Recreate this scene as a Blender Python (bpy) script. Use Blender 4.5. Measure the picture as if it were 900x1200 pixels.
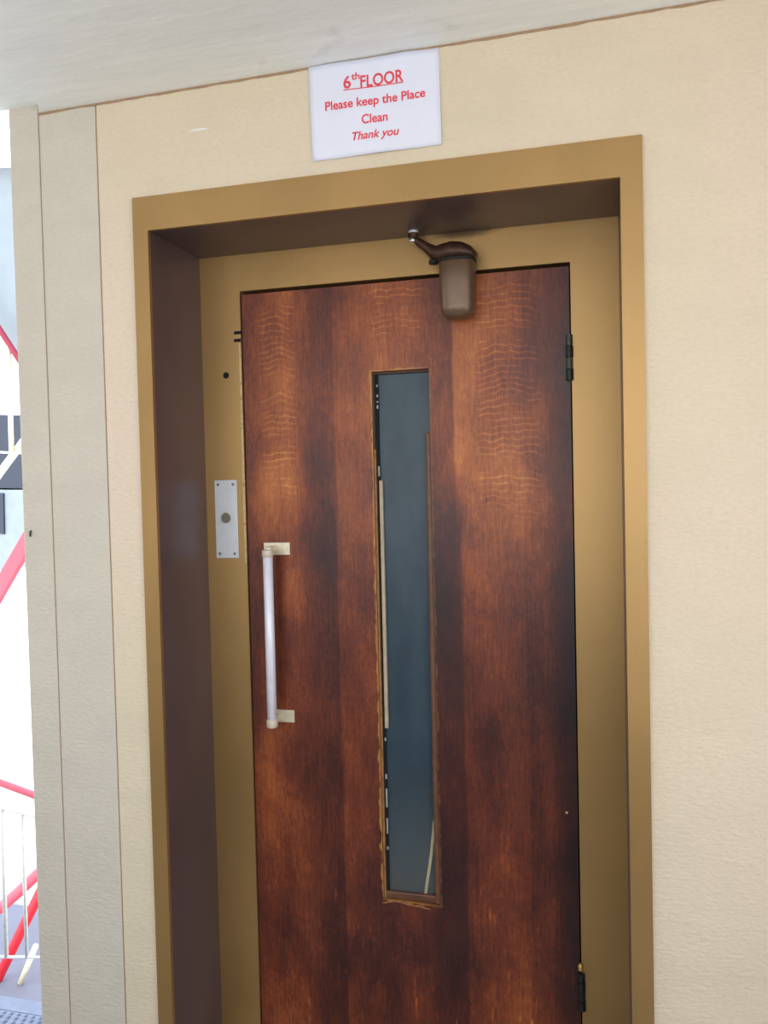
import bpy, bmesh, math, random
from mathutils import Vector, Matrix

random.seed(6)
for o in list(bpy.data.objects):
    bpy.data.objects.remove(o)
scene = bpy.context.scene
COL = scene.collection

# ------------------------------------------------------------------ camera
FPX, YAW, PITCH, ROLL = 976.4541, 0.2595, 0.0307, -0.0234
CAM = Vector((0.9293, -1.8076, 1.5237))
Fw = Vector((-math.sin(YAW) * math.cos(PITCH), math.cos(YAW) * math.cos(PITCH), -math.sin(PITCH)))
Rt = Fw.cross(Vector((0, 0, 1))).normalized()
Up = Rt.cross(Fw)
Rt, Up = (math.cos(ROLL) * Rt + math.sin(ROLL) * Up), (-math.sin(ROLL) * Rt + math.cos(ROLL) * Up)
cd = bpy.data.cameras.new('camera')
cam = bpy.data.objects.new('camera', cd)
COL.objects.link(cam)
cd.sensor_fit = 'VERTICAL'
cd.sensor_height = 36.0
cd.lens = FPX / 1200 * 36.0
cd.clip_start = 0.02
cd.clip_end = 200
m3 = Matrix((Rt, Up, -Fw)).transposed()
cam.matrix_world = Matrix.Translation(CAM) @ m3.to_4x4()
scene.camera = cam


def at(px, py, y):
    """point of the plane Y = y that the photograph's pixel (900 x 1200 frame) looks at"""
    d = Rt * ((px - 450) / FPX) - Up * ((py - 600) / FPX) + Fw
    return CAM + d * ((y - CAM.y) / d.y)


# ------------------------------------------------------------------ world and exposure
w = bpy.data.worlds.new('sky')
scene.world = w
w.use_nodes = True
nt = w.node_tree
bg = nt.nodes['Background']
tc = nt.nodes.new('ShaderNodeTexCoord')
sx = nt.nodes.new('ShaderNodeSeparateXYZ')
rp = nt.nodes.new('ShaderNodeValToRGB')
nt.links.new(tc.outputs['Generated'], sx.inputs[0])
mr = nt.nodes.new('ShaderNodeMapRange')
mr.inputs['From Min'].default_value = -1
nt.links.new(sx.outputs['Z'], mr.inputs['Value'])
nt.links.new(mr.outputs['Result'], rp.inputs['Fac'])
e = rp.color_ramp.elements
e[0].position = 0.0; e[0].color = (0.80, 0.81, 0.82, 1)
e[1].position = 1.0; e[1].color = (0.72, 0.83, 1.0, 1)
q = e.new(0.485); q.color = (0.84, 0.85, 0.86, 1)
q = e.new(0.505); q.color = (0.97, 0.99, 1.0, 1)
q = e.new(0.62); q.color = (0.86, 0.93, 1.0, 1)
nt.links.new(rp.outputs['Color'], bg.inputs['Color'])
bg.inputs['Strength'].default_value = 3.4

scene.view_settings.view_transform = 'Standard'
scene.view_settings.look = 'None'
scene.view_settings.gamma = 1
scene.view_settings.use_curve_mapping = False
scene.view_settings.exposure = 0.23


# ------------------------------------------------------------------ helpers
def S(r, g, b):
    f = lambda c: (c / 255 / 12.92) if c <= 10.3 else ((c / 255 + 0.055) / 1.055) ** 2.4
    return (f(r), f(g), f(b), 1)


class NT:
    def __init__(self, name):
        self.mat = bpy.data.materials.new(name)
        self.mat.use_nodes = True
        self.t = self.mat.node_tree
        self.b = self.t.nodes['Principled BSDF']
        self.co = self.t.nodes.new('ShaderNodeTexCoord').outputs['Object']
        s = self.t.nodes.new('ShaderNodeSeparateXYZ')
        self.t.links.new(self.co, s.inputs[0])
        self.x, self.y, self.z = s.outputs

    def put(self, sock, v):
        if isinstance(v, bpy.types.NodeSocket):
            self.t.links.new(v, sock)
        else:
            sock.default_value = v

    def m(self, op, a, b=None, c=None):
        n = self.t.nodes.new('ShaderNodeMath'); n.operation = op
        for i, v in enumerate((a, b, c)):
            if v is not None:
                self.put(n.inputs[i], v)
        return n.outputs[0]

    def vec(self, x, y, z):
        n = self.t.nodes.new('ShaderNodeCombineXYZ')
        for i, v in enumerate((x, y, z)):
            self.put(n.inputs[i], v)
        return n.outputs[0]

    def scale(self, sx, sy, sz, off=(0, 0, 0)):
        n = self.t.nodes.new('ShaderNodeMapping')
        self.t.links.new(self.co, n.inputs['Vector'])
        n.inputs['Scale'].default_value = (sx, sy, sz)
        n.inputs['Location'].default_value = off
        return n.outputs[0]

    def noise(self, v, scale=1.0, detail=4, rough=0.55):
        n = self.t.nodes.new('ShaderNodeTexNoise')
        self.put(n.inputs['Vector'], v)
        n.inputs['Scale'].default_value = scale
        n.inputs['Detail'].default_value = detail
        n.inputs['Roughness'].default_value = rough
        return n.outputs['Fac']

    def step(self, v, a, b, lo=0.0, hi=1.0):
        n = self.t.nodes.new('ShaderNodeMapRange'); n.interpolation_type = 'SMOOTHSTEP'
        self.put(n.inputs['Value'], v)
        n.inputs['From Min'].default_value = a; n.inputs['From Max'].default_value = b
        n.inputs['To Min'].default_value = lo; n.inputs['To Max'].default_value = hi
        return n.outputs['Result']

    def ramp(self, v, stops, const=False):
        n = self.t.nodes.new('ShaderNodeValToRGB')
        self.put(n.inputs['Fac'], v)
        cr = n.color_ramp
        while len(cr.elements) < len(stops):
            cr.elements.new(0.5)
        for el, (p, c) in zip(cr.elements, stops):
            el.position = p
            el.color = c if isinstance(c, tuple) else (c, c, c, 1)
        return n.outputs['Color']

    def mix(self, f, a, b, kind='MIX'):
        n = self.t.nodes.new('ShaderNodeMix'); n.data_type = 'RGBA'; n.blend_type = kind
        self.put(n.inputs[0], f); self.put(n.inputs[6], a); self.put(n.inputs[7], b)
        return n.outputs[2]

    def bump(self, h, strength, dist=0.002):
        n = self.t.nodes.new('ShaderNodeBump')
        self.put(n.inputs['Height'], h)
        n.inputs['Strength'].default_value = strength
        n.inputs['Distance'].default_value = dist
        self.t.links.new(n.outputs[0], self.b.inputs['Normal'])

    def done(self, col, rough=0.6, metal=0.0, spec=None):
        self.put(self.b.inputs['Base Color'], col)
        self.put(self.b.inputs['Roughness'], rough)
        self.put(self.b.inputs['Metallic'], metal)
        if spec is not None:
            self.b.inputs['Specular IOR Level'].default_value = spec
        return self.mat


def simple(name, col, rough=0.6, metal=0.0, var=0.12, sc=30, spec=None):
    n = NT(name)
    f = n.noise(n.co, sc)
    d = tuple(max(0, c * (1 - var)) for c in col[:3]) + (1,)
    l = tuple(min(1, c * (1 + var)) for c in col[:3]) + (1,)
    return n.done(n.ramp(f, [(0.3, d), (0.7, l)]), rough, metal, spec)


def new(name, bm, mat, parent=None, smooth=False, loc=(0, 0, 0)):
    me = bpy.data.meshes.new(name)
    bmesh.ops.recalc_face_normals(bm, faces=bm.faces)
    bm.to_mesh(me); bm.free()
    if smooth:
        for p in me.polygons:
            p.use_smooth = True
    me.materials.append(mat)
    o = bpy.data.objects.new(name, me)
    COL.objects.link(o)
    o.location = loc
    if parent:
        o.parent = parent
    return o


def copy(o, parent, loc=None):
    c = o.copy(); COL.objects.link(c); c.parent = parent
    if loc is not None:
        c.location = loc
    return c


def empty(name, loc):
    o = bpy.data.objects.new(name, None); COL.objects.link(o)
    o.location = loc; o.empty_display_size = 0.05
    return o


def tag(o, label=None, cat=None, group=None, kind=None):
    for k, v in (('label', label), ('category', cat), ('group', group), ('kind', kind)):
        if v:
            o[k] = v
    return o


def box(bm, x0, x1, y0, y1, z0, z1, bev=0.0, seg=1):
    t = bmesh.new()
    bmesh.ops.create_cube(t, size=1)
    for v in t.verts:
        v.co = Vector((x0 + (v.co.x + .5) * (x1 - x0), y0 + (v.co.y + .5) * (y1 - y0), z0 + (v.co.z + .5) * (z1 - z0)))
    if bev:
        bmesh.ops.bevel(t, geom=t.edges[:], offset=bev, segments=seg, affect='EDGES', profile=0.5)
    merge(bm, t)
    return bm


def merge(bm, t):
    me = bpy.data.meshes.new('tmp'); t.to_mesh(me); t.free()
    bm.from_mesh(me); bpy.data.meshes.remove(me)


def bx(*a, **k):
    return box(bmesh.new(), *a, **k)


def tube(pts, radii, n=12, bm=None, cap=True):
    bm = bm or bmesh.new()
    pts = [Vector(p) for p in pts]
    if not isinstance(radii, (list, tuple)):
        radii = [radii] * len(pts)
    rings = []
    for i, p in enumerate(pts):
        t = (pts[min(i + 1, len(pts) - 1)] - pts[max(i - 1, 0)]).normalized()
        a = Vector((0, 1, 0)) if abs(t.y) < 0.8 else Vector((1, 0, 0))
        u = t.cross(a).normalized(); v = t.cross(u).normalized()
        r = radii[i]
        ru, rv = r if isinstance(r, (list, tuple)) else (r, r)
        rings.append([bm.verts.new(p + u * math.cos(2 * math.pi * k / n) * ru + v * math.sin(2 * math.pi * k / n) * rv) for k in range(n)])
    for A, B in zip(rings, rings[1:]):
        for k in range(n):
            bm.faces.new((A[k], A[(k + 1) % n], B[(k + 1) % n], B[k]))
    if cap:
        bm.faces.new(rings[0]); bm.faces.new(rings[-1])
    return bm


def lathe(prof, n=32, c=(0, 0, 0), sy=1.0, bm=None, ex=2.0):
    """prof: (radius, z) from bottom to top around the vertical axis at c"""
    sp = lambda t: math.copysign(abs(t) ** (2.0 / ex), t)
    bm = bm or bmesh.new()
    rings = []
    for r, z in prof:
        if r < 1e-6:
            rings.append([bm.verts.new((c[0], c[1], c[2] + z))])
        else:
            rings.append([bm.verts.new((c[0] + r * sp(math.cos(2 * math.pi * k / n)), c[1] + sy * r * sp(math.sin(2 * math.pi * k / n)), c[2] + z)) for k in range(n)])
    for A, B in zip(rings, rings[1:]):
        for k in range(n):
            a = [A[k % len(A)], A[(k + 1) % len(A)], B[(k + 1) % len(B)], B[k % len(B)]]
            f = []
            for v in a:
                if v not in f:
                    f.append(v)
            bm.faces.new(f)
    for R in (rings[0], rings[-1]):
        if len(R) > 1:
            bm.faces.new(R)
    return bm


def disc_y(r, depth, n=24, c=(0, 0, 0), bev=0.0):
    """a short cylinder whose axis is Y; front face at c.y"""
    bm = bmesh.new()
    prof = [(r - bev, 0), (r, bev), (r, depth)] if bev else [(r, 0), (r, depth)]
    rings = [[bm.verts.new((c[0] + a * math.cos(2 * math.pi * k / n), c[1] + y, c[2] + a * math.sin(2 * math.pi * k / n))) for k in range(n)] for a, y in prof]
    for A, B in zip(rings, rings[1:]):
        for k in range(n):
            bm.faces.new((A[k], A[(k + 1) % n], B[(k + 1) % n], B[k]))
    bm.faces.new(rings[0]); bm.faces.new(rings[-1])
    return bm


def ring_plate(x0, x1, z0, z1, hx0, hx1, hz0, hz1, y0, y1, bev=0.0):
    bm = bmesh.new()
    def loop(a, b, c, d, y):
        return [bm.verts.new(p) for p in ((a, y, c), (b, y, c), (b, y, d), (a, y, d))]
    of, ob = loop(x0, x1, z0, z1, y0), loop(x0, x1, z0, z1, y1)
    hf, hb = loop(hx0, hx1, hz0, hz1, y0), loop(hx0, hx1, hz0, hz1, y1)
    for i in range(4):
        j = (i + 1) % 4
        bm.faces.new((of[i], of[j], hf[j], hf[i]))
        bm.faces.new((ob[i], hb[i], hb[j], ob[j]))
        bm.faces.new((of[i], ob[i], ob[j], of[j]))
        bm.faces.new((hf[i], hf[j], hb[j], hb[i]))
    if bev:
        ed = [ed for ed in bm.edges if len(ed.link_faces) == 2 and ed.calc_face_angle(0) > 0.5]
        bmesh.ops.bevel(bm, geom=ed, offset=bev, segments=2, affect='EDGES', profile=0.5)
    return bm


# ------------------------------------------------------------------ measures (metres)
D = 0.2518                          # depth of the portal
X0, X1, ZT = -0.1538, 1.0134, 2.2268     # outer edge of the portal face
XI0, XI1, ZI = -0.1143, 0.9691, 2.1461   # inner edge of the portal face
XD0, XD1, ZD = 0.0, 0.857, 2.05          # door opening
XW0, XW1, ZW0, ZW1 = 0.3564, 0.5067, 0.4475, 1.8174   # slot window
XL, XS, XG = -0.4961, -0.4118, -0.2505   # wall end, strip joint, panel joint
ZC = 2.4729
RX, BY, LX = 2.3, -2.6, -3.0             # right wall, back wall, left edge of the landing


def zceil(x):
    return ZC + 0.0075 * (x - 0.5)


# ------------------------------------------------------------------ materials
def mat_plaster(name, col, pink=None, bump=1.0):
    n = NT(name)
    fine = n.noise(n.scale(55, 55, 120), 1, 5, 0.6)
    lump = n.noise(n.scale(5, 5, 9), 1, 4)
    big = n.noise(n.scale(1.1, 1.1, 0.8, (3, 1, 7)), 1, 3)
    d = tuple(c * 0.93 for c in col[:3]) + (1,)
    c = n.ramp(lump, [(0.3, d), (0.65, col)])
    if pink:
        c = n.mix(n.step(big, 0.42, 0.68, 0, 0.8), c, pink)
    sp = n.noise(n.scale(26, 26, 40, (9, 2, 1)), 1, 3, 0.7)
    c = n.mix(n.step(sp, 0.68, 0.76, 0, 0.35), c, tuple(v * 0.6 for v in col[:3]) + (1,))
    c = n.mix(n.step(n.noise(n.scale(70, 70, 150, (1, 5, 2)), 1, 3, 0.7), 0.4, 0.7, 0, 0.35), c, tuple(v * 0.84 for v in col[:3]) + (1,))
    h = n.m('ADD', n.m('MULTIPLY', fine, 0.7), n.m('MULTIPLY', lump, 0.8))
    n.bump(h, bump, 0.004)
    return n.done(c, 0.72)


M_wall = mat_plaster('cream plaster paint', S(218, 204, 178), S(222, 203, 184))
M_panel = mat_plaster('cream plaster in cool left light', S(206, 198, 184))  # greyer copy of the wall cream; dimmer, cooler left light painted in
M_right = mat_plaster('pale pink cream wall paint', S(236, 214, 198))
M_seam = simple('brown joint dirt and seam', S(160, 132, 104), 0.9)
M_back = mat_plaster('cream wall paint', S(225, 214, 190))
M_dado = mat_plaster('brown wall paint', S(120, 100, 80))


def mat_ceiling():
    n = NT('white distemper')
    st = n.noise(n.scale(3.5, 22, 1), 1, 5, 0.6)
    lump = n.noise(n.scale(9, 9, 9, (4, 0, 0)), 1, 4)
    c = n.ramp(st, [(0.3, S(236, 240, 238)), (0.65, S(246, 249, 247))])
    c = n.mix(n.step(lump, 0.62, 0.75, 0, 0.3), c, S(206, 206, 198))
    n.bump(n.m('ADD', st, lump), 0.35, 0.006)
    return n.done(c, 0.8)


M_ceil = mat_ceiling()


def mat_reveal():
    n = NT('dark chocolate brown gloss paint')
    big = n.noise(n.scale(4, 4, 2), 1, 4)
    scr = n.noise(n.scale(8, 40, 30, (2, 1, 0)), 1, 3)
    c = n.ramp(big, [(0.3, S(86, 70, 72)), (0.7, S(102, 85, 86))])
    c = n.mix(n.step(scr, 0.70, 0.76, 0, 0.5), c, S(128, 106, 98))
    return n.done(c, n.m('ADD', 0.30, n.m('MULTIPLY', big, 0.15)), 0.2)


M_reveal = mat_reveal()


def mat_bronze():
    n = NT('bronze brown metallic paint')
    big = n.noise(n.scale(3, 3, 1.6), 1, 4)
    fine = n.noise(n.scale(160, 160, 20), 1, 3)
    c = n.ramp(big, [(0.3, S(160, 129, 82)), (0.7, S(178, 142, 91))])
    c = n.mix(n.m('MULTIPLY', fine, 0.16), c, S(140, 106, 64))
    # soot around the door closer
    dx = n.m('DIVIDE', n.m('SUBTRACT', n.x, 0.60), 0.10)
    dz = n.m('DIVIDE', n.m('SUBTRACT', n.z, 2.15), 0.022)
    dy = n.m('DIVIDE', n.m('SUBTRACT', n.y, D), 0.16)
    r = n.m('SQRT', n.m('ADD', n.m('ADD', n.m('MULTIPLY', dx, dx), n.m('MULTIPLY', dz, dz)), n.m('MULTIPLY', dy, dy)))
    so = n.noise(n.scale(22, 22, 60), 1, 4)
    k = n.step(n.m('ADD', r, n.m('MULTIPLY', so, 0.9)), 0.75, 1.7, 0.8, 0)
    c = n.mix(k, c, S(36, 28, 24))
    n.bump(fine, 0.08, 0.001)
    return n.done(c, n.m('ADD', 0.38, n.m('MULTIPLY', big, 0.12)), 0.65)


M_bronze = mat_bronze()


def mat_wood():
    n = NT('quarter sawn mahogany veneer')
    wob = n.m('MULTIPLY', n.m('SUBTRACT', n.noise(n.scale(3, 1, 2.2), 1, 3), 0.5), 0.012)
    xx = n.m('DIVIDE', n.m('ADD', n.x, wob), 0.857)
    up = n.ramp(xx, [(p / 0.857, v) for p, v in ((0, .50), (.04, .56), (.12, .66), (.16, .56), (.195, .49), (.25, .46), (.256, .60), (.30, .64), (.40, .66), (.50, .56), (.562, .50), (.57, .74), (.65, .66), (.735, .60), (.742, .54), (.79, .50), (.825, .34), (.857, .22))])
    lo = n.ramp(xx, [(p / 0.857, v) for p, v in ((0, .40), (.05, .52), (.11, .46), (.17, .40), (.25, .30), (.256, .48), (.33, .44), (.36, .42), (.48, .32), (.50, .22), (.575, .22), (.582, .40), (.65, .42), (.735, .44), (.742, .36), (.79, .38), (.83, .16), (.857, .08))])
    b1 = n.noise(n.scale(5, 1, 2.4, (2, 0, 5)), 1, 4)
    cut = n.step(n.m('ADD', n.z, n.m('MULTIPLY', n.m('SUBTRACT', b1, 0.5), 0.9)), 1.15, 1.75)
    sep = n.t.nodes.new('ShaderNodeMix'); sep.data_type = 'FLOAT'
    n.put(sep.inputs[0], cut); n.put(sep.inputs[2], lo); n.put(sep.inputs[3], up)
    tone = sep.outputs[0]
    b2 = n.noise(n.scale(9, 1, 4, (7, 0, 3)), 1, 5, 0.6)
    tone = n.m('ADD', tone, n.m('MULTIPLY', n.m('SUBTRACT', b1, 0.5), 0.70))
    tone = n.m('ADD', tone, n.m('MULTIPLY', n.m('SUBTRACT', b2, 0.5), 0.55))

    def blob(cx, cz, rx, rz, amt):
        a = n.m('DIVIDE', n.m('SUBTRACT', n.x, cx), rx)
        b = n.m('DIVIDE', n.m('SUBTRACT', n.z, cz), rz)
        r = n.m('ADD', n.m('SQRT', n.m('ADD', n.m('MULTIPLY', a, a), n.m('MULTIPLY', b, b))), n.m('MULTIPLY', n.m('SUBTRACT', b2, 0.5), 0.8))
        return n.step(r, 0.2, 1.0, amt, 0)
    for args in ((.20, 1.47, .07, .22, -.14), (.055, 1.50, .06, .16, .12), (.13, 1.24, .05, .12, .16), (.60, 1.80, .05, .14, .10), (.62, 1.2, .09, .35, .06), (.33, .28, .35, .12, -.10)):
        tone = n.m('ADD', tone, blob(*args))
    fib = n.noise(n.scale(210, 1, 7), 1, 4, 0.65)
    por = n.noise(n.scale(420, 1, 26, (1, 0, 4)), 1, 2)
    tone = n.m('ADD', tone, n.m('MULTIPLY', n.m('SUBTRACT', fib, 0.5), 0.34))
    tone = n.m('SUBTRACT', tone, n.step(por, 0.58, 0.72, 0, 0.16))
    spk = n.noise(n.scale(130, 1, 42, (6, 0, 2)), 1, 3, 0.7)
    tone = n.m('ADD', tone, n.m('MULTIPLY', n.m('SUBTRACT', spk, 0.5), 0.38))
    curl = n.noise(n.scale(45, 1, 190, (2, 0, 6)), 1, 2)
    tone = n.m('ADD', tone, n.m('MULTIPLY', n.m('SUBTRACT', curl, 0.5), 0.10))
    stk = n.step(n.noise(n.scale(95, 1, 15, (3, 0, 9)), 1, 2), 0.60, 0.72, 0, 0.26)
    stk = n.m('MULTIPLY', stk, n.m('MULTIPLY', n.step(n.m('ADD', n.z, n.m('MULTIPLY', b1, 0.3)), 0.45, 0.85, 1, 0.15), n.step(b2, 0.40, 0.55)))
    tone = n.m('ADD', tone, stk)
    # ray fleck: short wavy light lines lying across the grain, in columns
    nz = n.m('SUBTRACT', n.noise(n.scale(17, 1, 7, (0, 0, 8)), 1, 1.5), 0.5)
    gate = n.noise(n.scale(8, 1, 22, (5, 0, 1)), 1, 2)
    fl = None
    for xc, hw, z0, z1, sl in ((.085, .045, 1.50, 2.02, 9), (.125, .03, 1.45, 2.03, -10), (.395, .045, 1.83, 2.04, 6), (.46, .04, 1.83, 2.04, -9), (.665, .05, 1.42, 2.03, 5), (.745, .045, 1.38, 2.03, -12)):
        dxx = n.m('SUBTRACT', n.x, xc)
        ph = n.m('ADD', n.m('ADD', n.m('MULTIPLY', n.z, 62), n.m('MULTIPLY', nz, 2.6)), n.m('MULTIPLY', dxx, -sl))
        s = n.m('POWER', n.m('MAXIMUM', n.m('SINE', n.m('MULTIPLY', ph, 6.2832)), 0), 2.5)
        msk = n.m('MULTIPLY', n.step(n.m('ABSOLUTE', dxx), hw * .55, hw, 1, 0), n.m('MULTIPLY', n.step(n.z, z0, z0 + .12), n.step(n.z, z1 - .02, z1, 1, 0)))
        v = n.m('MULTIPLY', s, msk)
        if sl > 20:
            v = n.m('MULTIPLY', v, 0.5)
        fl = v if fl is None else n.m('MAXIMUM', fl, v)
    fl = n.m('MULTIPLY', fl, n.step(gate, 0.38, 0.58))
    tone = n.m('ADD', tone, n.m('MULTIPLY', fl, 0.17))
    tone = n.m('SUBTRACT', tone, 0.04)
    col = n.ramp(tone, [(0.0, S(34, 14, 18)), (0.25, S(68, 28, 22)), (0.45, S(106, 48, 28)), (0.62, S(144, 74, 37)), (0.80, S(178, 104, 52)), (1.0, S(212, 150, 88))])
    # bare wood where the edges of the slot window are worn
    ddx = n.m('MAXIMUM', n.m('SUBTRACT', XW0, n.x), n.m('SUBTRACT', n.x, XW1))
    ddz = n.m('MAXIMUM', n.m('SUBTRACT', ZW0, n.z), n.m('SUBTRACT', n.z, ZW1))
    d = n.m('MAXIMUM', ddx, ddz)
    wn = n.noise(n.scale(45, 45, 30, (3, 3, 3)), 1, 3)
    wear = n.m('MULTIPLY', n.step(n.m('ADD', d, n.m('MULTIPLY', wn, -0.024)), -0.0105, -0.0065, 1, 0), 0.75)
    wear = n.m('MULTIPLY', wear, n.step(n.x, .42, .505, 1, .25))
    col = n.mix(wear, col, S(176, 126, 66))
    n.bump(n.m('ADD', n.m('MULTIPLY', fib, 0.5), n.m('MULTIPLY', fl, 0.5)), 0.12, 0.001)
    n.b.inputs['Coat Weight'].default_value = 0.12
    n.b.inputs['Coat Roughness'].default_value = 0.28
    return n.done(col, n.m('ADD', 0.36, n.m('MULTIPLY', b2, 0.2)), 0, 0.36)


M_wood = mat_wood()
M_edge = simple('worn raw wood', S(146, 100, 58), 0.6, 0, 0.3, 60)
M_bead = simple('brown stained bead', S(98, 62, 42), 0.5, 0, 0.25, 40)
M_chip = simple('chipped pale paint edge', S(196, 164, 118), 0.6, 0, 0.25, 120)
M_pale = simple('pale grey putty', S(176, 160, 138), 0.7, 0, 0.15, 50)
M_black = simple('black recess', S(10, 9, 10), 0.9)  # flat black put in for the shade inside gaps, holes and rebates
M_spot = simple('specks of light putty', S(150, 150, 144), 0.6)
M_loose = simple('loose yellowed strip', S(158, 150, 122), 0.6)
M_handle = simple('silver grey anodised tube', S(232, 230, 242), 0.4, 0.1, 0.05, 40)
M_cap = simple('cream plastic end piece', S(206, 194, 176), 0.45, 0.0, 0.08, 60)
M_brk = simple('brass bracket plate', S(216, 206, 182), 0.35, 0.3, 0.1, 60)
M_steel = simple('brushed steel', S(200, 203, 208), 0.45, 0.3, 0.05, 40)
M_steel2 = simple('bright steel', S(214, 214, 210), 0.3, 0.8)
M_screw = simple('dull screw steel', S(118, 118, 116), 0.4, 0.5)
M_btn = simple('worn brown grey button', S(112, 104, 96), 0.5, 0.3)
M_hinge = simple('dark green grey iron', S(66, 66, 58), 0.5, 0.4, 0.35, 120)
M_hinge2 = simple('black iron', S(34, 34, 34), 0.5, 0.4, 0.3, 120)
M_brass = simple('worn brass', S(200, 168, 100), 0.4, 0.6)
M_body = simple('taupe bronze enamel', S(108, 86, 68), 0.36, 0.3, 0.1, 40)
M_cl2 = simple('dark oily brown iron', S(72, 48, 36), 0.45, 0.4, 0.4, 40)
M_rubber = simple('black rubber', S(20, 18, 18), 0.7)
M_paper = simple('white office paper', S(222, 225, 240), 0.6, 0, 0.02, 8)
M_ink = simple('red ink', S(222, 66, 80), 0.7, 0, 0.15, 200)
M_floor = simple('dark terrazzo', S(112, 105, 97), 0.35, 0, 0.3, 60)
M_conc = simple('blue grey concrete', S(116, 124, 142), 0.8, 0, 0.12, 14)
M_rib = simple('dark ribbed nosing', S(66, 74, 98), 0.6)
M_red = simple('red gloss paint', S(206, 34, 48), 0.4, 0, 0.08, 20)
M_pink = simple('overexposed pink red paint', S(214, 84, 100), 0.5, 0, 0.08, 20)  # red lightened to pink: overexposure put into the colour
M_crim = simple('dark crimson paint', S(140, 24, 52), 0.5)
M_white = simple('white gloss paint', S(228, 230, 228), 0.4, 0, 0.05, 30)
M_bal = simple('weathered cream paint', S(212, 208, 196), 0.5)
M_cream = simple('cream gloss paint', S(234, 222, 190), 0.4, 0, 0.06, 30)
M_slate = simple('slate blue glass', S(52, 70, 92), 0.25, 0, 0.1, 3)
M_band = simple('dark slate glazing', S(30, 40, 58), 0.3, 0, 0.1, 3)
M_bluew = simple('pale blue grey render', S(136, 145, 151), 0.8, 0, 0.06, 4)
M_yard = simple('grey lilac paving', S(112, 112, 124), 0.9, 0, 0.1, 2)
M_out = simple('white render', S(238, 240, 240), 0.85, 0, 0.03, 3)


def mat_glass():
    n = NT('dusty blue grey wired glass')
    dust = n.noise(n.scale(16, 1, 6), 1, 5)
    st = n.noise(n.scale(60, 1, 220), 1, 2)
    c = n.ramp(dust, [(0.3, S(46, 63, 75)), (0.7, S(64, 83, 95))])
    c = n.mix(n.m('MULTIPLY', st, 0.2), c, S(50, 58, 70))
    low = n.m('MULTIPLY', n.step(n.m('ADD', n.z, n.m('MULTIPLY', dust, 0.3)), 0.60, 0.95, 1, 0), 0.5)
    c = n.mix(low, c, S(104, 102, 94))
    n.b.inputs['Alpha'].default_value = 0.82
    return n.done(c, 0.34, 0, 0.36)


M_glass = mat_glass()

# ------------------------------------------------------------------ structure: the landing
bm = bmesh.new()
zt = 2.62
box(bm, XG + 0.002, XI0 - 0.004, 0, 0.22, 0, zt)
box(bm, XI1 + 0.004, RX, 0, 0.22, 0, zt)
box(bm, XI0 - 0.004, XI1 + 0.004, 0, 0.22, ZI + 0.004, zt)
wall = tag(new('wall_front', bm, M_wall), 'cream plaster wall around the lift doorway', kind='structure')
tag(new('panel', bx(XS + 0.0012, XG - 0.002, 0, 0.22, 0, zt, bev=0.001), M_panel, wall), 'narrow cream wall panel between two joints')
strip = tag(new('cover_strip', bx(XL, XS - 0.0012, -0.0015, 0.22, 0, zt, bev=0.0012), M_panel, wall), 'narrow cream strip closing the end of the wall')
new('joint', bx(XS - 0.004, XS + 0.004, 0.0016, 0.1, 0, zt), M_seam, wall)
new('joint', bx(XG - 0.004, XG + 0.004, 0.0025, 0.1, 0, zt), M_seam, wall)
# thin brown line where the wall meets the ceiling
bm = bmesh.new()
xs = [XS + (RX - XS) * k / 90 for k in range(91)]
rows = []
for x in xs:
    t = 0.0035 + 0.003 * random.random()
    z = zceil(x)
    rows.append([bm.verts.new(p) for p in ((x, -0.0015, z - t), (x, -0.0015, z + 0.004), (x, 0.001, z + 0.004), (x, 0.001, z - t))])
for A, B in zip(rows, rows[1:]):
    for k in range(4):
        bm.faces.new((A[k], A[(k + 1) % 4], B[(k + 1) % 4], B[k]))
bm.faces.new(rows[0]); bm.faces.new(rows[-1])
tag(new('trim_1', bm, M_seam), 'thin brown seam between ceiling and cream wall', kind='structure')


def slab(pts, dz, th):
    b = bmesh.new()
    lo = [b.verts.new((x, y, zceil(x) + dz)) for x, y in pts]
    hi = [b.verts.new((x, y, zceil(x) + dz + th)) for x, y in pts]
    b.faces.new(lo); b.faces.new(hi)
    for i in range(len(pts)):
        j = (i + 1) % len(pts)
        b.faces.new((lo[i], lo[j], hi[j], hi[i]))
    return b


NOTCH = [(XS, 0.0), (XS + 0.075, -0.10), (XS - 0.02, -0.17), (LX, -0.17)]
ceil = tag(new('ceiling', slab([(RX + 0.2, 0.0)] + NOTCH + [(LX, BY - 0.2), (RX + 0.2, BY - 0.2)], 0.0, 0.2), M_ceil), 'white distempered landing ceiling', kind='structure')
tag(new('chipped_edge', slab([(LX, 0.0), (XS, 0.0)] + NOTCH[1:], 0.020, 0.18), M_ceil, ceil), 'raised chipped strip at the edge of the ceiling')
tag(new('floor', bx(LX, RX, BY, 0.0, -0.15, 0.0), M_floor), 'dark landing floor', kind='structure')
VY0, VY1, VZ0, VZ1 = -2.45, -1.15, 0.12, 2.40
bm = bmesh.new()
box(bm, RX, RX + 0.2, BY, 0.22, -0.15, VZ0)
box(bm, RX, RX + 0.2, BY, 0.22, VZ1, 2.62)
box(bm, RX, RX + 0.2, BY, VY0, VZ0, VZ1)
box(bm, RX, RX + 0.2, VY1, 0.22, VZ0, VZ1)
tag(new('wall_right', bm, M_right), 'pale pink cream wall with an added tall window closing the landing', kind='structure')
wr = tag(empty('unseen_window_2', (RX + 0.1, VY0, VZ0)), 'unseen tall window added for daylight, slim white frame', kind='structure')  # unseen window added to brighten the right side and the ceiling
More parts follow.
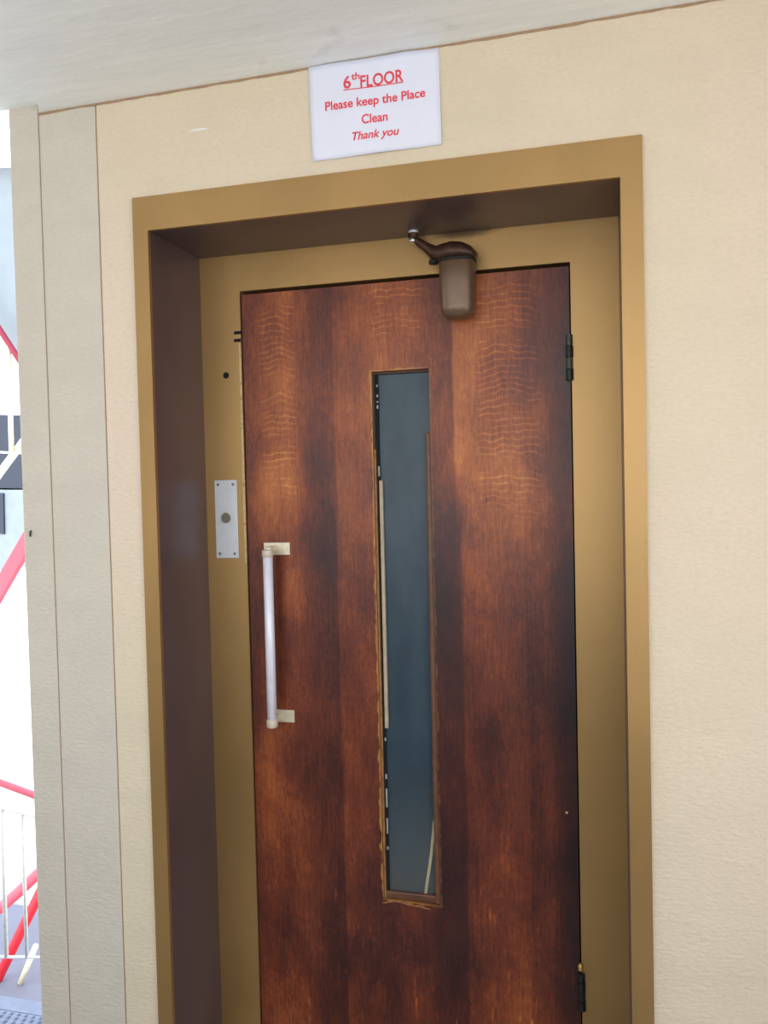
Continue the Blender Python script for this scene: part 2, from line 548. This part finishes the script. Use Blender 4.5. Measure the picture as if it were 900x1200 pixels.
wq = new('window_frame', ring_plate(0, VY1 - VY0, 0, VZ1 - VZ0, 0.05, VY1 - VY0 - 0.05, 0.05, VZ1 - VZ0 - 0.05, -0.03, 0.03), M_white, wr)
wq.rotation_euler = (0, 0, math.pi / 2)
# back wall with an unseen window, left edge an unseen gallery; openings placed for daylight
WX0, WX1, WZ0, WZ1 = -1.2, 2.15, 0.95, 2.40
bm = bmesh.new()
box(bm, LX, RX, BY - 0.2, BY, -0.15, WZ0)
box(bm, LX, RX, BY - 0.2, BY, WZ1, 2.62)
box(bm, LX, WX0, BY - 0.2, BY, WZ0, WZ1)
box(bm, WX1, RX, BY - 0.2, BY, WZ0, WZ1)
tag(new('wall_back', bm, M_dado), 'brown wall with a wide window opening placed for daylight behind the landing', kind='structure')
wf = tag(empty('unseen_window_1', (0, BY - 0.1, WZ0)), 'unseen wide window placed for daylight, slim white frame', kind='structure')
new('window_frame', ring_plate(WX0, WX1, 0, WZ1 - WZ0, WX0 + 0.05, WX1 - 0.05, 0.05, WZ1 - WZ0 - 0.05, -0.03, 0.03), M_white, wf)
for k in (1, 2, 3):
    x = WX0 + (WX1 - WX0) * k / 4
    new('mullion', bx(x - 0.02, x + 0.02, -0.025, 0.025, 0.05, WZ1 - WZ0 - 0.05), M_white, wf)
tag(new('wall_left', bx(LX - 0.15, LX, BY - 0.2, 0.0, -0.15, 1.45), M_back), 'unseen parapet along the landing side left open for daylight', kind='structure')

# lift shaft behind the door
sh = 0.10
bm = bmesh.new()
box(bm, XL + 0.03, XL + 0.03 + sh, 0.22, 2.0, -1.6, 3.6)
box(bm, RX - sh, RX, 0.22, 2.0, -1.6, 3.6)
box(bm, XL + 0.03, RX, 1.9, 2.0, -1.6, 3.6)
box(bm, XL + 0.03, RX, 0.22, 2.0, 3.5, 3.6)
box(bm, XL + 0.03, RX, 0.22, 2.0, -1.6, -1.5)
box(bm, XL + 0.03, RX, 0.10, 0.22, zt - 0.02, 3.6)
box(bm, XL + 0.03, RX, 0.10, 0.22, -1.6, 0.0)
tag(new('wall_shaft', bm, M_back), 'cream outer wall of the lift shaft', kind='structure')
car = tag(empty('lift_car', (0.43, D + 0.13, 0.0)), 'blue grey lift car standing behind the slot window', 'lift')
new('front_panel', bx(-0.5, 0.5, 0, 0.03, 0.0, 2.25), M_slate, car)
new('side_panel', bx(-0.5, -0.47, 0.03, 1.2, 0.0, 2.25), M_slate, car)
new('side_panel', bx(0.47, 0.5, 0.03, 1.2, 0.0, 2.25), M_slate, car)
new('roof', bx(-0.5, 0.5, 0, 1.2, 2.25, 2.28), M_slate, car)

# ------------------------------------------------------------------ the portal (frame round the door)
PF = -0.010
fr = tag(empty('trim_2', (0, 0, 0)), 'bronze brown painted metal frame of the lift doorway', kind='structure')


def u_frame(x0, x1, zt_, xi0, xi1, zi_, y0, y1, bev):
    b = bmesh.new()
    U_ = [(x0, 0), (x0, zt_), (x1, zt_), (x1, 0), (xi1, 0), (xi1, zi_), (xi0, zi_), (xi0, 0)]
    f_ = [b.verts.new((x, y0, z)) for x, z in U_]
    k_ = [b.verts.new((x, y1, z)) for x, z in U_]
    for ii in ((0, 1, 6, 7), (1, 2, 5, 6), (2, 3, 4, 5)):
        b.faces.new([f_[i] for i in ii]); b.faces.new([k_[i] for i in ii])
    for i in range(8):
        j = (i + 1) % 8
        b.faces.new((f_[i], f_[j], k_[j], k_[i]))
    ed = [e_ for e_ in b.edges if len(e_.link_faces) == 2 and e_.calc_face_angle(0) > 0.5 and max(abs(v.co.y - y0) for v in e_.verts) < 1e-5]
    bmesh.ops.bevel(b, geom=ed, offset=bev, segments=2, affect='EDGES', profile=0.5)
    return b


bm = u_frame(X0, X1, ZT, XI0, XI1, ZI, PF, 0.001, 0.0022)
new('architrave', bm, M_bronze, fr)
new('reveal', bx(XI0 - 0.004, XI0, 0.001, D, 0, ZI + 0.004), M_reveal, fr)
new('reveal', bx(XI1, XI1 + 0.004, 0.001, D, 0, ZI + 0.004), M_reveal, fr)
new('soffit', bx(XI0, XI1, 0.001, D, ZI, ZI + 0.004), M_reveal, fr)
new('door_lining', u_frame(XI0 - 0.03, XI1 + 0.03, ZI + 0.03, XD0, XD1, ZD, D, D + 0.075, 0.0015), M_bronze, fr)
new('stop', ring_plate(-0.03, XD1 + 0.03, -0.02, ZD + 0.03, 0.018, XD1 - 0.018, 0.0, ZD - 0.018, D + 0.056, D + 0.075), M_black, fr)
# holes and slots in the left jamb
c = at(265, 440, D)
new('screw_hole', disc_y(0.0085, 0.003, 18, (c.x, D - 0.0012, c.z)), M_black, fr)
for py in (390, 399):
    c = at(277.5, py, D)
    new('slot', bx(c.x - 0.008, c.x + 0.0115, D - 0.0012, D + 0.004, c.z - 0.0042, c.z + 0.0042, bev=0.0006), M_black, fr)
# chipped paint along the edge of the left jamb
for a, b in ((402, 448), (451, 466), (469, 496), (498, 566), (570, 612), (616, 660)):
    p, r = at(283, a, D), at(285, b, D)
    new('paint_chip', bx(-0.0062, -0.0005, D - 0.0008, D + 0.003, r.z, p.z), M_chip, fr)
# two nail heads on the right edge of the face
for py in (636, 662.5):
    c = at(756.5, py, PF)
    new('nail', disc_y(0.0022, 0.003, 10, (c.x, PF - 0.001, c.z)), M_seam, fr)

# ------------------------------------------------------------------ the lift door
door = tag(empty('door_1', (0, D, 0)), 'mahogany veneer lift door with a tall slot window', kind='structure')
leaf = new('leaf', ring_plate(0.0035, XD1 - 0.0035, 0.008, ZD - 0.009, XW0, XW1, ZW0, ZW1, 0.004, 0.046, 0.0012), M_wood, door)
gl = new('pane', bx(XW0 - 0.0, XW1 + 0.0, 0.022, 0.028, ZW0, ZW1), M_glass, door)
tag(gl, 'dusty blue grey glass pane')
# inner edges of the slot: worn wood lining left and bottom, bead right, dark shadow strip on top
new('window_bead', bx(XW0, XW0 + 0.006, 0.0075, 0.022, ZW0, 1.62, bev=0.0015), M_edge, door)
new('window_bead', bx(XW1 - 0.014, XW1, 0.006, 0.022, ZW0, ZW1 - 0.16, bev=0.004, seg=2), M_bead, door)
new('window_bead', bx(XW0, XW1, 0.010, 0.022, ZW0, ZW0 + 0.020, bev=0.004, seg=2), M_bead, door)
new('window_bead', bx(XW0, XW1, 0.014, 0.022, ZW1 - 0.007, ZW1, bev=0.002), M_cl2, door)  # dark strip painting the shadow under the slot's top edge
new('dark_gap', bx(XW0 + 0.006, XW0 + 0.0125, 0.014, 0.0225, ZW0 + 0.02, ZW1 - 0.007), M_black, door)  # black strip painted for the shaded gap between lining and glass


def zat(py):
    return at(448, py, D).z


strip_p = new('putty_strip', bx(XW0 + 0.0115, XW0 + 0.0205, 0.0125, 0.0222, zat(855), zat(563), bev=0.001), M_pale, door)
tag(strip_p, 'pale putty strip along the pane')
for py, h in ((451, 3), (463, 3), (470, 2), (476, 4), (552, 12), (868, 4), (912, 6), (937, 22), (970, 18), (996, 4)):
    z0, z1 = zat(py + h / 2), zat(py - h / 2)
    new('putty_speck', bx(XW0 + 0.0095, XW0 + 0.0140, 0.0130, 0.0152, z0, z1, bev=0.0005), M_spot, door)
# loose curved strip at the foot of the pane
pts = []
for px, py in ((508, 962), (507.5, 980), (505.5, 1000), (503, 1018), (500.5, 1034), (498.5, 1049)):
    p = at(px, py, D + 0.019)
    pts.append(p - Vector((0, D, 0)))
tag(new('loose_strip', tube(pts, [(.0016, .0012)] + [(.0042, .0014)] * 5, 8), M_loose, door), 'curved loose pale strip at the foot of the pane')
# splinters at the lower edge of the slot
for px, py, w_, a in ((462, 1056, 22, .05), (478, 1060, 40, .14), (496, 1064, 18, .2), (452, 1058, 10, -.2)):
    p = at(px, py, D)
    L = w_ * 0.0021 / 2
    new('splinter', tube([(p.x - L, 0.003, p.z + L * a), (p.x, 0.0015, p.z), (p.x + L, 0.003, p.z - L * a)], [.0006, .0026, .0006], 6), M_edge, door)
# small pale chip in the veneer
p = at(664, 953, D)
new('veneer_chip', disc_y(0.0034, 0.002, 7, (p.x, 0.0033, p.z)), M_chip, door)

# pull handle
h = tag(empty('pull_handle', (0.075, 0.004, 0.90)), 'silver tubular pull handle on brass brackets')
h.parent = door
so = 0.050
A = at(313.5, 645, D + 0.004 - so); B = at(318, 852, D + 0.004 - so)
hx = A.x - 0.075
zt_, zb_ = A.z - 0.90, B.z - 0.90
new('tube', tube([(hx, -so, zb_), (hx, -so, zt_)], 0.0128, 24), M_handle, h, True)
new('end_cap', lathe([(0.0125, 0), (0.0152, 0.002), (0.0152, 0.017), (0.014, 0.019)], 24, (hx, -so, zt_ - 0.018)), M_cap, h, True)
new('end_cap', lathe([(0.012, 0), (0.0152, 0.002), (0.0152, 0.019), (0.014, 0.021)], 24, (hx, -so, zb_)), M_cap, h, True)
for z in (at(325, 643, D).z - 0.90, at(330, 839, D).z - 0.90):
    x1 = 0.1225 - 0.075
    new('bracket_plate', bx(x1 - 0.074, x1, -0.004, 0.0, z - 0.0165, z + 0.0165, bev=0.001), M_brk, h)
    new('bracket_arm', bx(hx - 0.007, hx + 0.007, -so + 0.004, -0.003, z - 0.008, z + 0.008, bev=0.002), M_brk, h)


def hinge(px, pt, pb, mats, n):
    a, b = at(px, pt, D - 0.004), at(px, pb, D - 0.004)
    hg = empty('hinge', (a.x, -0.004, b.z)); hg.parent = door
    H = a.z - b.z
    new('hinge_leaf', bx(-0.006, 0.010, 0.0045, 0.0078, 0, H), M_hinge2, hg)
    for k in range(n):
        new('knuckle', tube([(0, 0, H * k / n + 0.0008), (0, 0, H * (k + 1) / n - 0.0008)], 0.0078 if k % 2 else 0.0088, 14), mats[k % 2], hg, False)
    return hg


hinge(667, 392, 446, (M_hinge2, M_hinge), 4)
hg2 = hinge(681.5, 1140, 1184, (M_hinge2, M_hinge2), 4)
new('pin', lathe([(0.005, 0), (0.006, 0.002), (0.006, 0.013), (0.003, 0.017)], 12, (-0.002, -0.001, 0.10)), M_brass, hg2, True)

# ------------------------------------------------------------------ door closer
CY = D - 0.046
cB, cT = at(537.5, 374, CY), at(537.5, 308, CY)
cl = tag(empty('door_closer', (cB.x, CY, cB.z)), 'bronze enamel door closer with an oily iron arm above the mahogany door', 'door closer')
R = (at(558, 340, CY).x - at(517, 340, CY).x) / 2
Hc = cT.z - cB.z
prof = [(0, 0)] + [(R * 0.97 * math.sin(t) ** 0.5, 0.030 * (1 - math.cos(t))) for t in [math.pi / 2 * k / 9 for k in range(1, 10)]] + [(R, Hc * 0.6), (R * 1.02, Hc - 0.003), (R * 0.97, Hc)]
new('cylinder', lathe(prof, 56, sy=0.95, ex=3.2), M_body, cl, True)
new('mounting_block', bx(-0.022, 0.022, R * 0.6, 0.0488, 0.02, Hc - 0.03, bev=0.003), M_body, cl)
new('rubber_ring', lathe([(R * 0.9, Hc - 0.0015), (R * 1.03, Hc + 0.001), (R * 1.03, Hc + 0.006), (R * 0.9, Hc + 0.008)], 40, sy=0.95, ex=3.2), M_rubber, cl, True)


def cp(px, py):
    v = at(px, py, CY)
    return Vector((v.x - cB.x, 0, v.z - cB.z))


# cap: lopsided dome running out into the arm
bm = bmesh.new()
NS = 24
path = [(557, 305, .4, 1.0), (555.5, 301, 11, 17), (549, 298, 18, 20), (540, 296, 22.5, 20), (529, 296, 24, 19), (517, 297.5, 21, 16), (508, 296, 15, 11), (500, 290, 10.5, 9), (492, 285, 9.5, 8), (486, 280.0, 7.5, 7), (480, 276, 6, 6)]
mpp = 0.0019
pts = [cp(a, b) for a, b, _, _ in path]
rad = [(c_ * mpp / 2 * 1.15, d_ * mpp * 0.95) for _, _, c_, d_ in path]
new('arm', tube(pts, rad, NS), M_cl2, cl, True)
k0 = cp(508, 307.5)
new('lug', lathe([(0.003, -0.006), (0.011, -0.004), (0.012, 0.004), (0.006, 0.008)], 16, (k0.x, 0, k0.z)), M_rubber, cl, True)
k1 = cp(484.5, 276)
rl = new('roller', tube([(k1.x, 0, k1.z - 0.005), (k1.x, 0, k1.z + 0.005)], 0.0125, 20), M_cl2, cl)
new('roller_nut', lathe([(0.0115, 0), (0.0125, 0.007), (0.009, 0.013), (0, 0.0145)], 20, (k1.x, 0, k1.z + 0.004)), M_steel, cl, True)
new('roller_washer', lathe([(0.010, -0.018), (0.0122, -0.016), (0.0122, -0.008)], 20, (k1.x, 0, k1.z)), M_steel2, cl, True)

# ------------------------------------------------------------------ call button plate on the left jamb
tl, br = at(250.5, 563, D), at(281, 654, D)
pl = tag(empty('call_plate', ((tl.x + br.x) / 2, D, br.z)), 'brushed steel call button plate screwed to the bronze door frame', 'button plate')
W, Hh = (br.x - tl.x) * 0.94, tl.z - br.z
new('plate', bx(-W / 2, W / 2, -0.0025, 0.0, 0, Hh, bev=0.0012), M_steel, pl)
c = at(265, 607, D)
zc = c.z - br.z
new('button', disc_y(0.0145, 0.003, 28, (0, -0.0050, zc), 0.001), M_btn, pl)
new('button_ring', lathe([(0.0145, 0), (0.0165, 0.0008), (0.0165, 0.0025), (0.0145, 0.0025)], 28), M_steel2, pl).matrix_local = Matrix.Translation((0, -0.0022, zc)) @ Matrix.Rotation(math.pi / 2, 4, 'X')
sc0 = None
for sxx in (-1, 1):
    for z in (0.012, Hh - 0.012):
        lc = (sxx * (W / 2 - 0.011), 0, z)
        if sc0 is None:
            sc0 = new('screw', disc_y(0.0042, 0.002, 14, (0, -0.0036, 0), 0.0008), M_screw, pl, False, lc)
        else:
            copy(sc0, pl, lc)

# ------------------------------------------------------------------ paper notice
c0 = at(440, 123, 0)
pn = tag(empty('paper_notice', (c0.x, -0.0005, c0.z)), 'white paper notice with red lettering taped above the lift doorway', 'notice')
NX, NZ = 24, 16
bm = bmesh.new()
q = [at(362, 80, 0), at(514.5, 56, 0), at(518, 170, 0), at(367, 190, 0)]
q = [Vector((v.x - c0.x, 0, v.z - c0.z)) for v in q]
g = []


def paper_y(u, v):
    r = 0.0016 * math.sin(5 * u + 2 * v) * math.sin(3.1 * v + 1) + 0.0010 * math.sin(11 * u - 4 * v)
    r += 0.0022 * math.exp(-((u - 0.74 + 0.25 * v) / 0.10) ** 2) * max(0, 1 - 2.2 * v)
    return -0.0035 - r


for j in range(NZ + 1):
    row = []
    for i in range(NX + 1):
        u, v = i / NX, j / NZ
        p = q[0] * (1 - u) * (1 - v) + q[1] * u * (1 - v) + q[2] * u * v + q[3] * (1 - u) * v
        row.append(bm.verts.new((p.x, paper_y(u, v), p.z)))
    g.append(row)
for j in range(NZ):
    for i in range(NX):
        bm.faces.new((g[j][i], g[j + 1][i], g[j + 1][i + 1], g[j][i + 1]))
sheet = new('sheet', bm, M_paper, pn, True)
md = sheet.modifiers.new('thickness', 'SOLIDIFY'); md.thickness = 0.0003


def text(name, body, px0, px1, py, hpx, parent, shear=0.0, bold=0.012, base=None):
    """lettering as thin mesh: from pixel px0 to px1 along the line whose middle lies at py, letters hpx tall"""
    cu = bpy.data.curves.new(name, 'FONT')
    cu.body = body; cu.offset = bold; cu.shear = shear
    o = bpy.data.objects.new(name, cu); COL.objects.link(o)
    dg = bpy.context.evaluated_depsgraph_get()
    me = bpy.data.meshes.new_from_object(o.evaluated_get(dg))
    bpy.data.objects.remove(o); bpy.data.curves.remove(cu)
    xs_ = [v.co.x for v in me.vertices]; ys_ = [v.co.y for v in me.vertices]
    cx = (px0 + px1) / 2
    a, b = at(px0, py, 0), at(px1, py, 0)
    mid = at(cx, py, 0)
    wid = (b - a).length
    hgt = abs(at(cx, py - hpx / 2, 0).z - at(cx, py + hpx / 2, 0).z)
    fx, fz = wid / (max(xs_) - min(xs_)), hgt / (max(ys_) - min(ys_))
    mx, my = (max(xs_) + min(xs_)) / 2, (max(ys_) + min(ys_)) / 2
    for v in me.vertices:
        x = mid.x + (v.co.x - mx) * fx - c0.x
        z = mid.z + (v.co.y - my) * fz - c0.z
        u = (x - q[0].x) / (q[1].x - q[0].x); vv = (q[0].z - z) / (q[0].z - q[3].z)
        v.co = Vector((x, paper_y(u, vv) - 0.0006, z))
    me.materials.clear(); me.materials.append(M_ink)
    o = bpy.data.objects.new(name, me); COL.objects.link(o); o.parent = parent
    return o


text('lettering', '6', 403.5, 412, 97.8, 15, pn, bold=0.02)
text('lettering', 'th', 412.5, 422, 90.5, 8.5, pn, bold=0.02)
text('lettering', 'FLOOR', 423, 473, 93, 14.5, pn, bold=0.02)
text('lettering', 'Please keep the Place', 381.5, 497.5, 119.5, 14, pn, bold=0.02)
text('lettering', 'Clean', 424.5, 454.5, 138.8, 11.2, pn, bold=0.02)
text('lettering', 'Thank you', 413.5, 468, 159, 13, pn, shear=0.25, bold=0.02)
a, b = at(403.5, 107.3, 0), at(473, 97.2, 0)
bm = bmesh.new()
N = 12
rows = []
for i in range(N + 1):
    t = i / N
    x, z = a.x + (b.x - a.x) * t - c0.x, a.z + (b.z - a.z) * t - c0.z
    u = (x - q[0].x) / (q[1].x - q[0].x); vv = (q[0].z - z) / (q[0].z - q[3].z)
    y = paper_y(u, vv) - 0.0006
    rows.append([bm.verts.new((x, y, z - 0.0011)), bm.verts.new((x, y, z + 0.0011))])
for A_, B_ in zip(rows, rows[1:]):
    bm.faces.new((A_[0], B_[0], B_[1], A_[1]))
new('underline', bm, M_ink, pn)

# small marks on the wall
a, b = at(221, 154, 0), at(243, 150.5, 0)
new('scuff', tube([a, (a + b) / 2 + Vector((0, 0, .001)), b], [.001, (.0028, .0008), .001], 6), M_white, wall)
c = at(36, 625, -0.003)
nl = new('nail', tube([(0, 0.002, 0.006), (0.001, -0.004, 0.002), (0.0025, -0.005, -0.008)], [.0025, .003, .002], 8), M_hinge, None, True, (c.x, -0.003, c.z))
tag(nl, 'small bent nail in the narrow strip at the end of the cream wall', 'nail')

# ------------------------------------------------------------------ stair well beyond the wall end
HZ, NST, GO = -1.25, 8, 0.237
RI = -HZ / NST
st = tag(empty('stair_flight', (-1.7, 0, HZ)), 'blue grey concrete flight of stairs going down beside the lift', kind='structure')
stx0, stx1 = -1.45, XL + 0.03 + 1.7
rib = bmesh.new()
for k in range(60):
    x = stx0 + 0.02 + k * 0.045
    if x > stx1 - 0.02:
        break
    box(rib, x, x + 0.014, 0.0, 0.05, 0, 0.003)
rib_o = None
for k in range(NST):
    y0, z1 = GO * k, -HZ - RI * (k + 1)
    new('step', bx(stx0, stx1, y0 + 0.001, y0 + GO + 0.02, z1 - 0.22, z1, bev=0.004), M_conc, st)
    if rib_o is None:
        rib_o = new('nosing_ribs', rib, M_rib, st, False, (0, y0 + GO - 0.045, z1))
        tag(rib_o, kind='stuff')
    else:
        copy(rib_o, st, (0, y0 + GO - 0.045, z1))
tag(new('stair_landing', bx(-3.2, XL + 0.03, NST * GO + 0.021, 2.02, HZ - 0.15, HZ), M_conc), 'blue grey half landing at the foot of the stairs', kind='structure')

BP = 1.99
ba = tag(empty('landing_balustrade', (at(20, 1122, BP).x, BP, HZ)), 'white balustrade with red handrail along the half landing', 'balustrade')
org = ba.location.copy()


def rail(name, pxs, plane, r, mat, parent, o3, n=10, ext=0.0):
    P = [at(px, py, plane) - o3 for px, py in pxs]
    if ext:
        d0 = (P[0] - P[1]).normalized(); d1 = (P[-1] - P[-2]).normalized()
        P = [P[0] + d0 * ext] + P + [P[-1] + d1 * ext]
    return new(name, tube(P, r, n), mat, parent, True)


rail('handrail', [(0, 917), (38, 931)], BP, 0.019, M_pink, ba, org, ext=0.5)
rail('top_rail', [(0, 947), (40, 957)], BP, 0.008, M_bal, ba, org, ext=0.5)
rail('bottom_rail', [(0, 1121.5), (46, 1122)], BP, 0.008, M_white, ba, org, ext=0.5)
for k in range(-3, 6):
    px = 2 + 24 * k
    rail('baluster', [(px, 945 + .25 * px), (px + 5.5, 1122)], BP, 0.0095 if k % 2 else 0.011, M_bal, ba, org)
rail('post', [(-60, 902), (-52, 1148)], BP, 0.018, M_white, ba, org)

FP = 3.2
lf = tag(empty('lower_stair_railing', (at(20, 1122, FP).x, FP, -3.0)), 'red railing of the lower stair behind the white balusters', 'railing')
org = lf.location.copy()
rail('handrail', [(-120, 1130), (-20, 1075), (0, 1064), (20, 1047), (42, 1026), (160, 915)], FP, 0.040, M_pink, lf, org)
rail('stringer', [(-8, 1158), (0, 1142), (42, 1056), (140, 855)], FP, 0.036, M_red, lf, org)
rail('post', [(42, 1108), (24, 1152)], FP, 0.020, M_cream, lf, org)
rail('post', [(-40, 1095), (-58, 1230)], FP, 0.020, M_cream, lf, org)

uf = tag(empty('upper_stair', (at(20, 640, FP).x, FP, 0.9)), 'steel upper stair with pink red stringer and cream balusters', 'stair')
org = uf.location.copy()


def band(name, quad, plane, th, mat, parent, o3):
    b = bmesh.new()
    F_ = [at(px, py, plane) - o3 for px, py in quad]
    f = [b.verts.new(p) for p in F_]; k = [b.verts.new(p + Vector((0, th, 0))) for p in F_]
    b.faces.new(f); b.faces.new(k)
    for i in range(len(f)):
        j = (i + 1) % len(f)
        b.faces.new((f[i], f[j], k[j], k[i]))
    return new(name, b, mat, parent)


band('stringer', [(-150, 930), (180, 360), (180, 384), (-150, 964)], FP, 0.05, M_pink, uf, org)
rail('handrail', [(-150, 154.5), (0, 387), (20, 418), (180, 666)], FP, 0.021, M_crim, uf, org)
rail('baluster', [(10, 402), (13.5, 530)], FP, 0.017, M_cream, uf, org)
for px in (-50, -110):
    rail('baluster', [(px, 387 + 1.55 * px), (px + 4, 554 - 1.4 * px)], FP, 0.017, M_cream, uf, org)
for px in (-20, -70, -120, 60, 110, 160):
    rail('baluster', [(px, 554 - 1.4 * px), (px + 2, 690 - 1.75 * px)], FP + 0.03, 0.017, M_cream, uf, org)
rail('brace', [(-150, 764), (0, 554), (26, 519), (180, 303)], FP + 0.04, 0.026, M_cream, uf, org)
rail('tie_rod', [(-150, 525), (0, 530), (14, 530.5), (180, 537)], FP + 0.01, 0.008, M_white, uf, org)
band('soffit', [(-150, -85), (180, 426), (180, 666), (-150, 154)], FP + 0.1, 0.12, M_bluew, uf, org)

sw = tag(band('wall_stair', [(-420, 130), (300, 112), (300, 172), (-420, 200)], FP - 0.1, 0.2, M_out, None, Vector((0, 0, 0))), 'white beam above the open stair well', kind='structure')
for px in (-400, 230):
    c = at(px, 160, FP)
    new('column', bx(c.x - 0.1, c.x + 0.1, FP - 0.1, FP + 0.1, -2.0, c.z), M_out, sw)
tag(new('lower_landing', bx(-6.0, XL, 2.55, 4.2, -2.15, -2.0), M_yard), 'grey lilac lower landing under the red stair railing', kind='structure')

# houses far beyond the stair
HY = 14.0
fb = tag(empty('house', (at(10, 600, HY).x, HY, -17.0)), 'white rendered house with dark slate windows beyond the stairs', 'house')
org = fb.location.copy()
band('wall', [(-160, 572), (90, 575), (90, 1640), (-160, 1640)], HY, 3.0, M_out, fb, org)
band('roof_glazing', [(-160, 484), (90, 487), (90, 573), (-160, 570)], HY, 2.5, M_band, fb, org)
band('blue_wall', [(-160, 574), (60, 574), (60, 660), (-160, 690)], HY - 0.05, 0.2, M_bluew, fb, org)
band('window', [(-14, 578), (3.5, 578), (4.5, 626), (-13, 624)], HY - 0.10, 0.2, M_band, fb, org)
tag(new('ground', bx(-40, 10, 2.6, 40, -17.6, -17.0), M_yard), 'pale ground of the yard far below', kind='structure')

for nm in ('landing_light', 'gallery_light', 'side_light'):
    ld = bpy.data.lights.new(nm, 'AREA')
    ld.shape = 'RECTANGLE'
    lo = bpy.data.objects.new(nm, ld); COL.objects.link(lo)
    ld.cycles.is_portal = True
    if nm == 'landing_light':
        ld.size, ld.size_y = WX1 - WX0, WZ1 - WZ0
        lo.location = ((WX0 + WX1) / 2, BY - 0.15, (WZ0 + WZ1) / 2)
        lo.rotation_euler = (math.pi / 2, 0, 0)
    elif nm == 'side_light':
        ld.size, ld.size_y = VZ1 - VZ0, VY1 - VY0
        lo.location = (RX + 0.15, (VY0 + VY1) / 2, (VZ0 + VZ1) / 2)
        lo.rotation_euler = (0, math.pi / 2, 0)
    else:
        ld.size, ld.size_y = 1.05, 2.6
        lo.location = (LX - 0.05, -1.3, 1.97)
        lo.rotation_euler = (0, -math.pi / 2, 0)
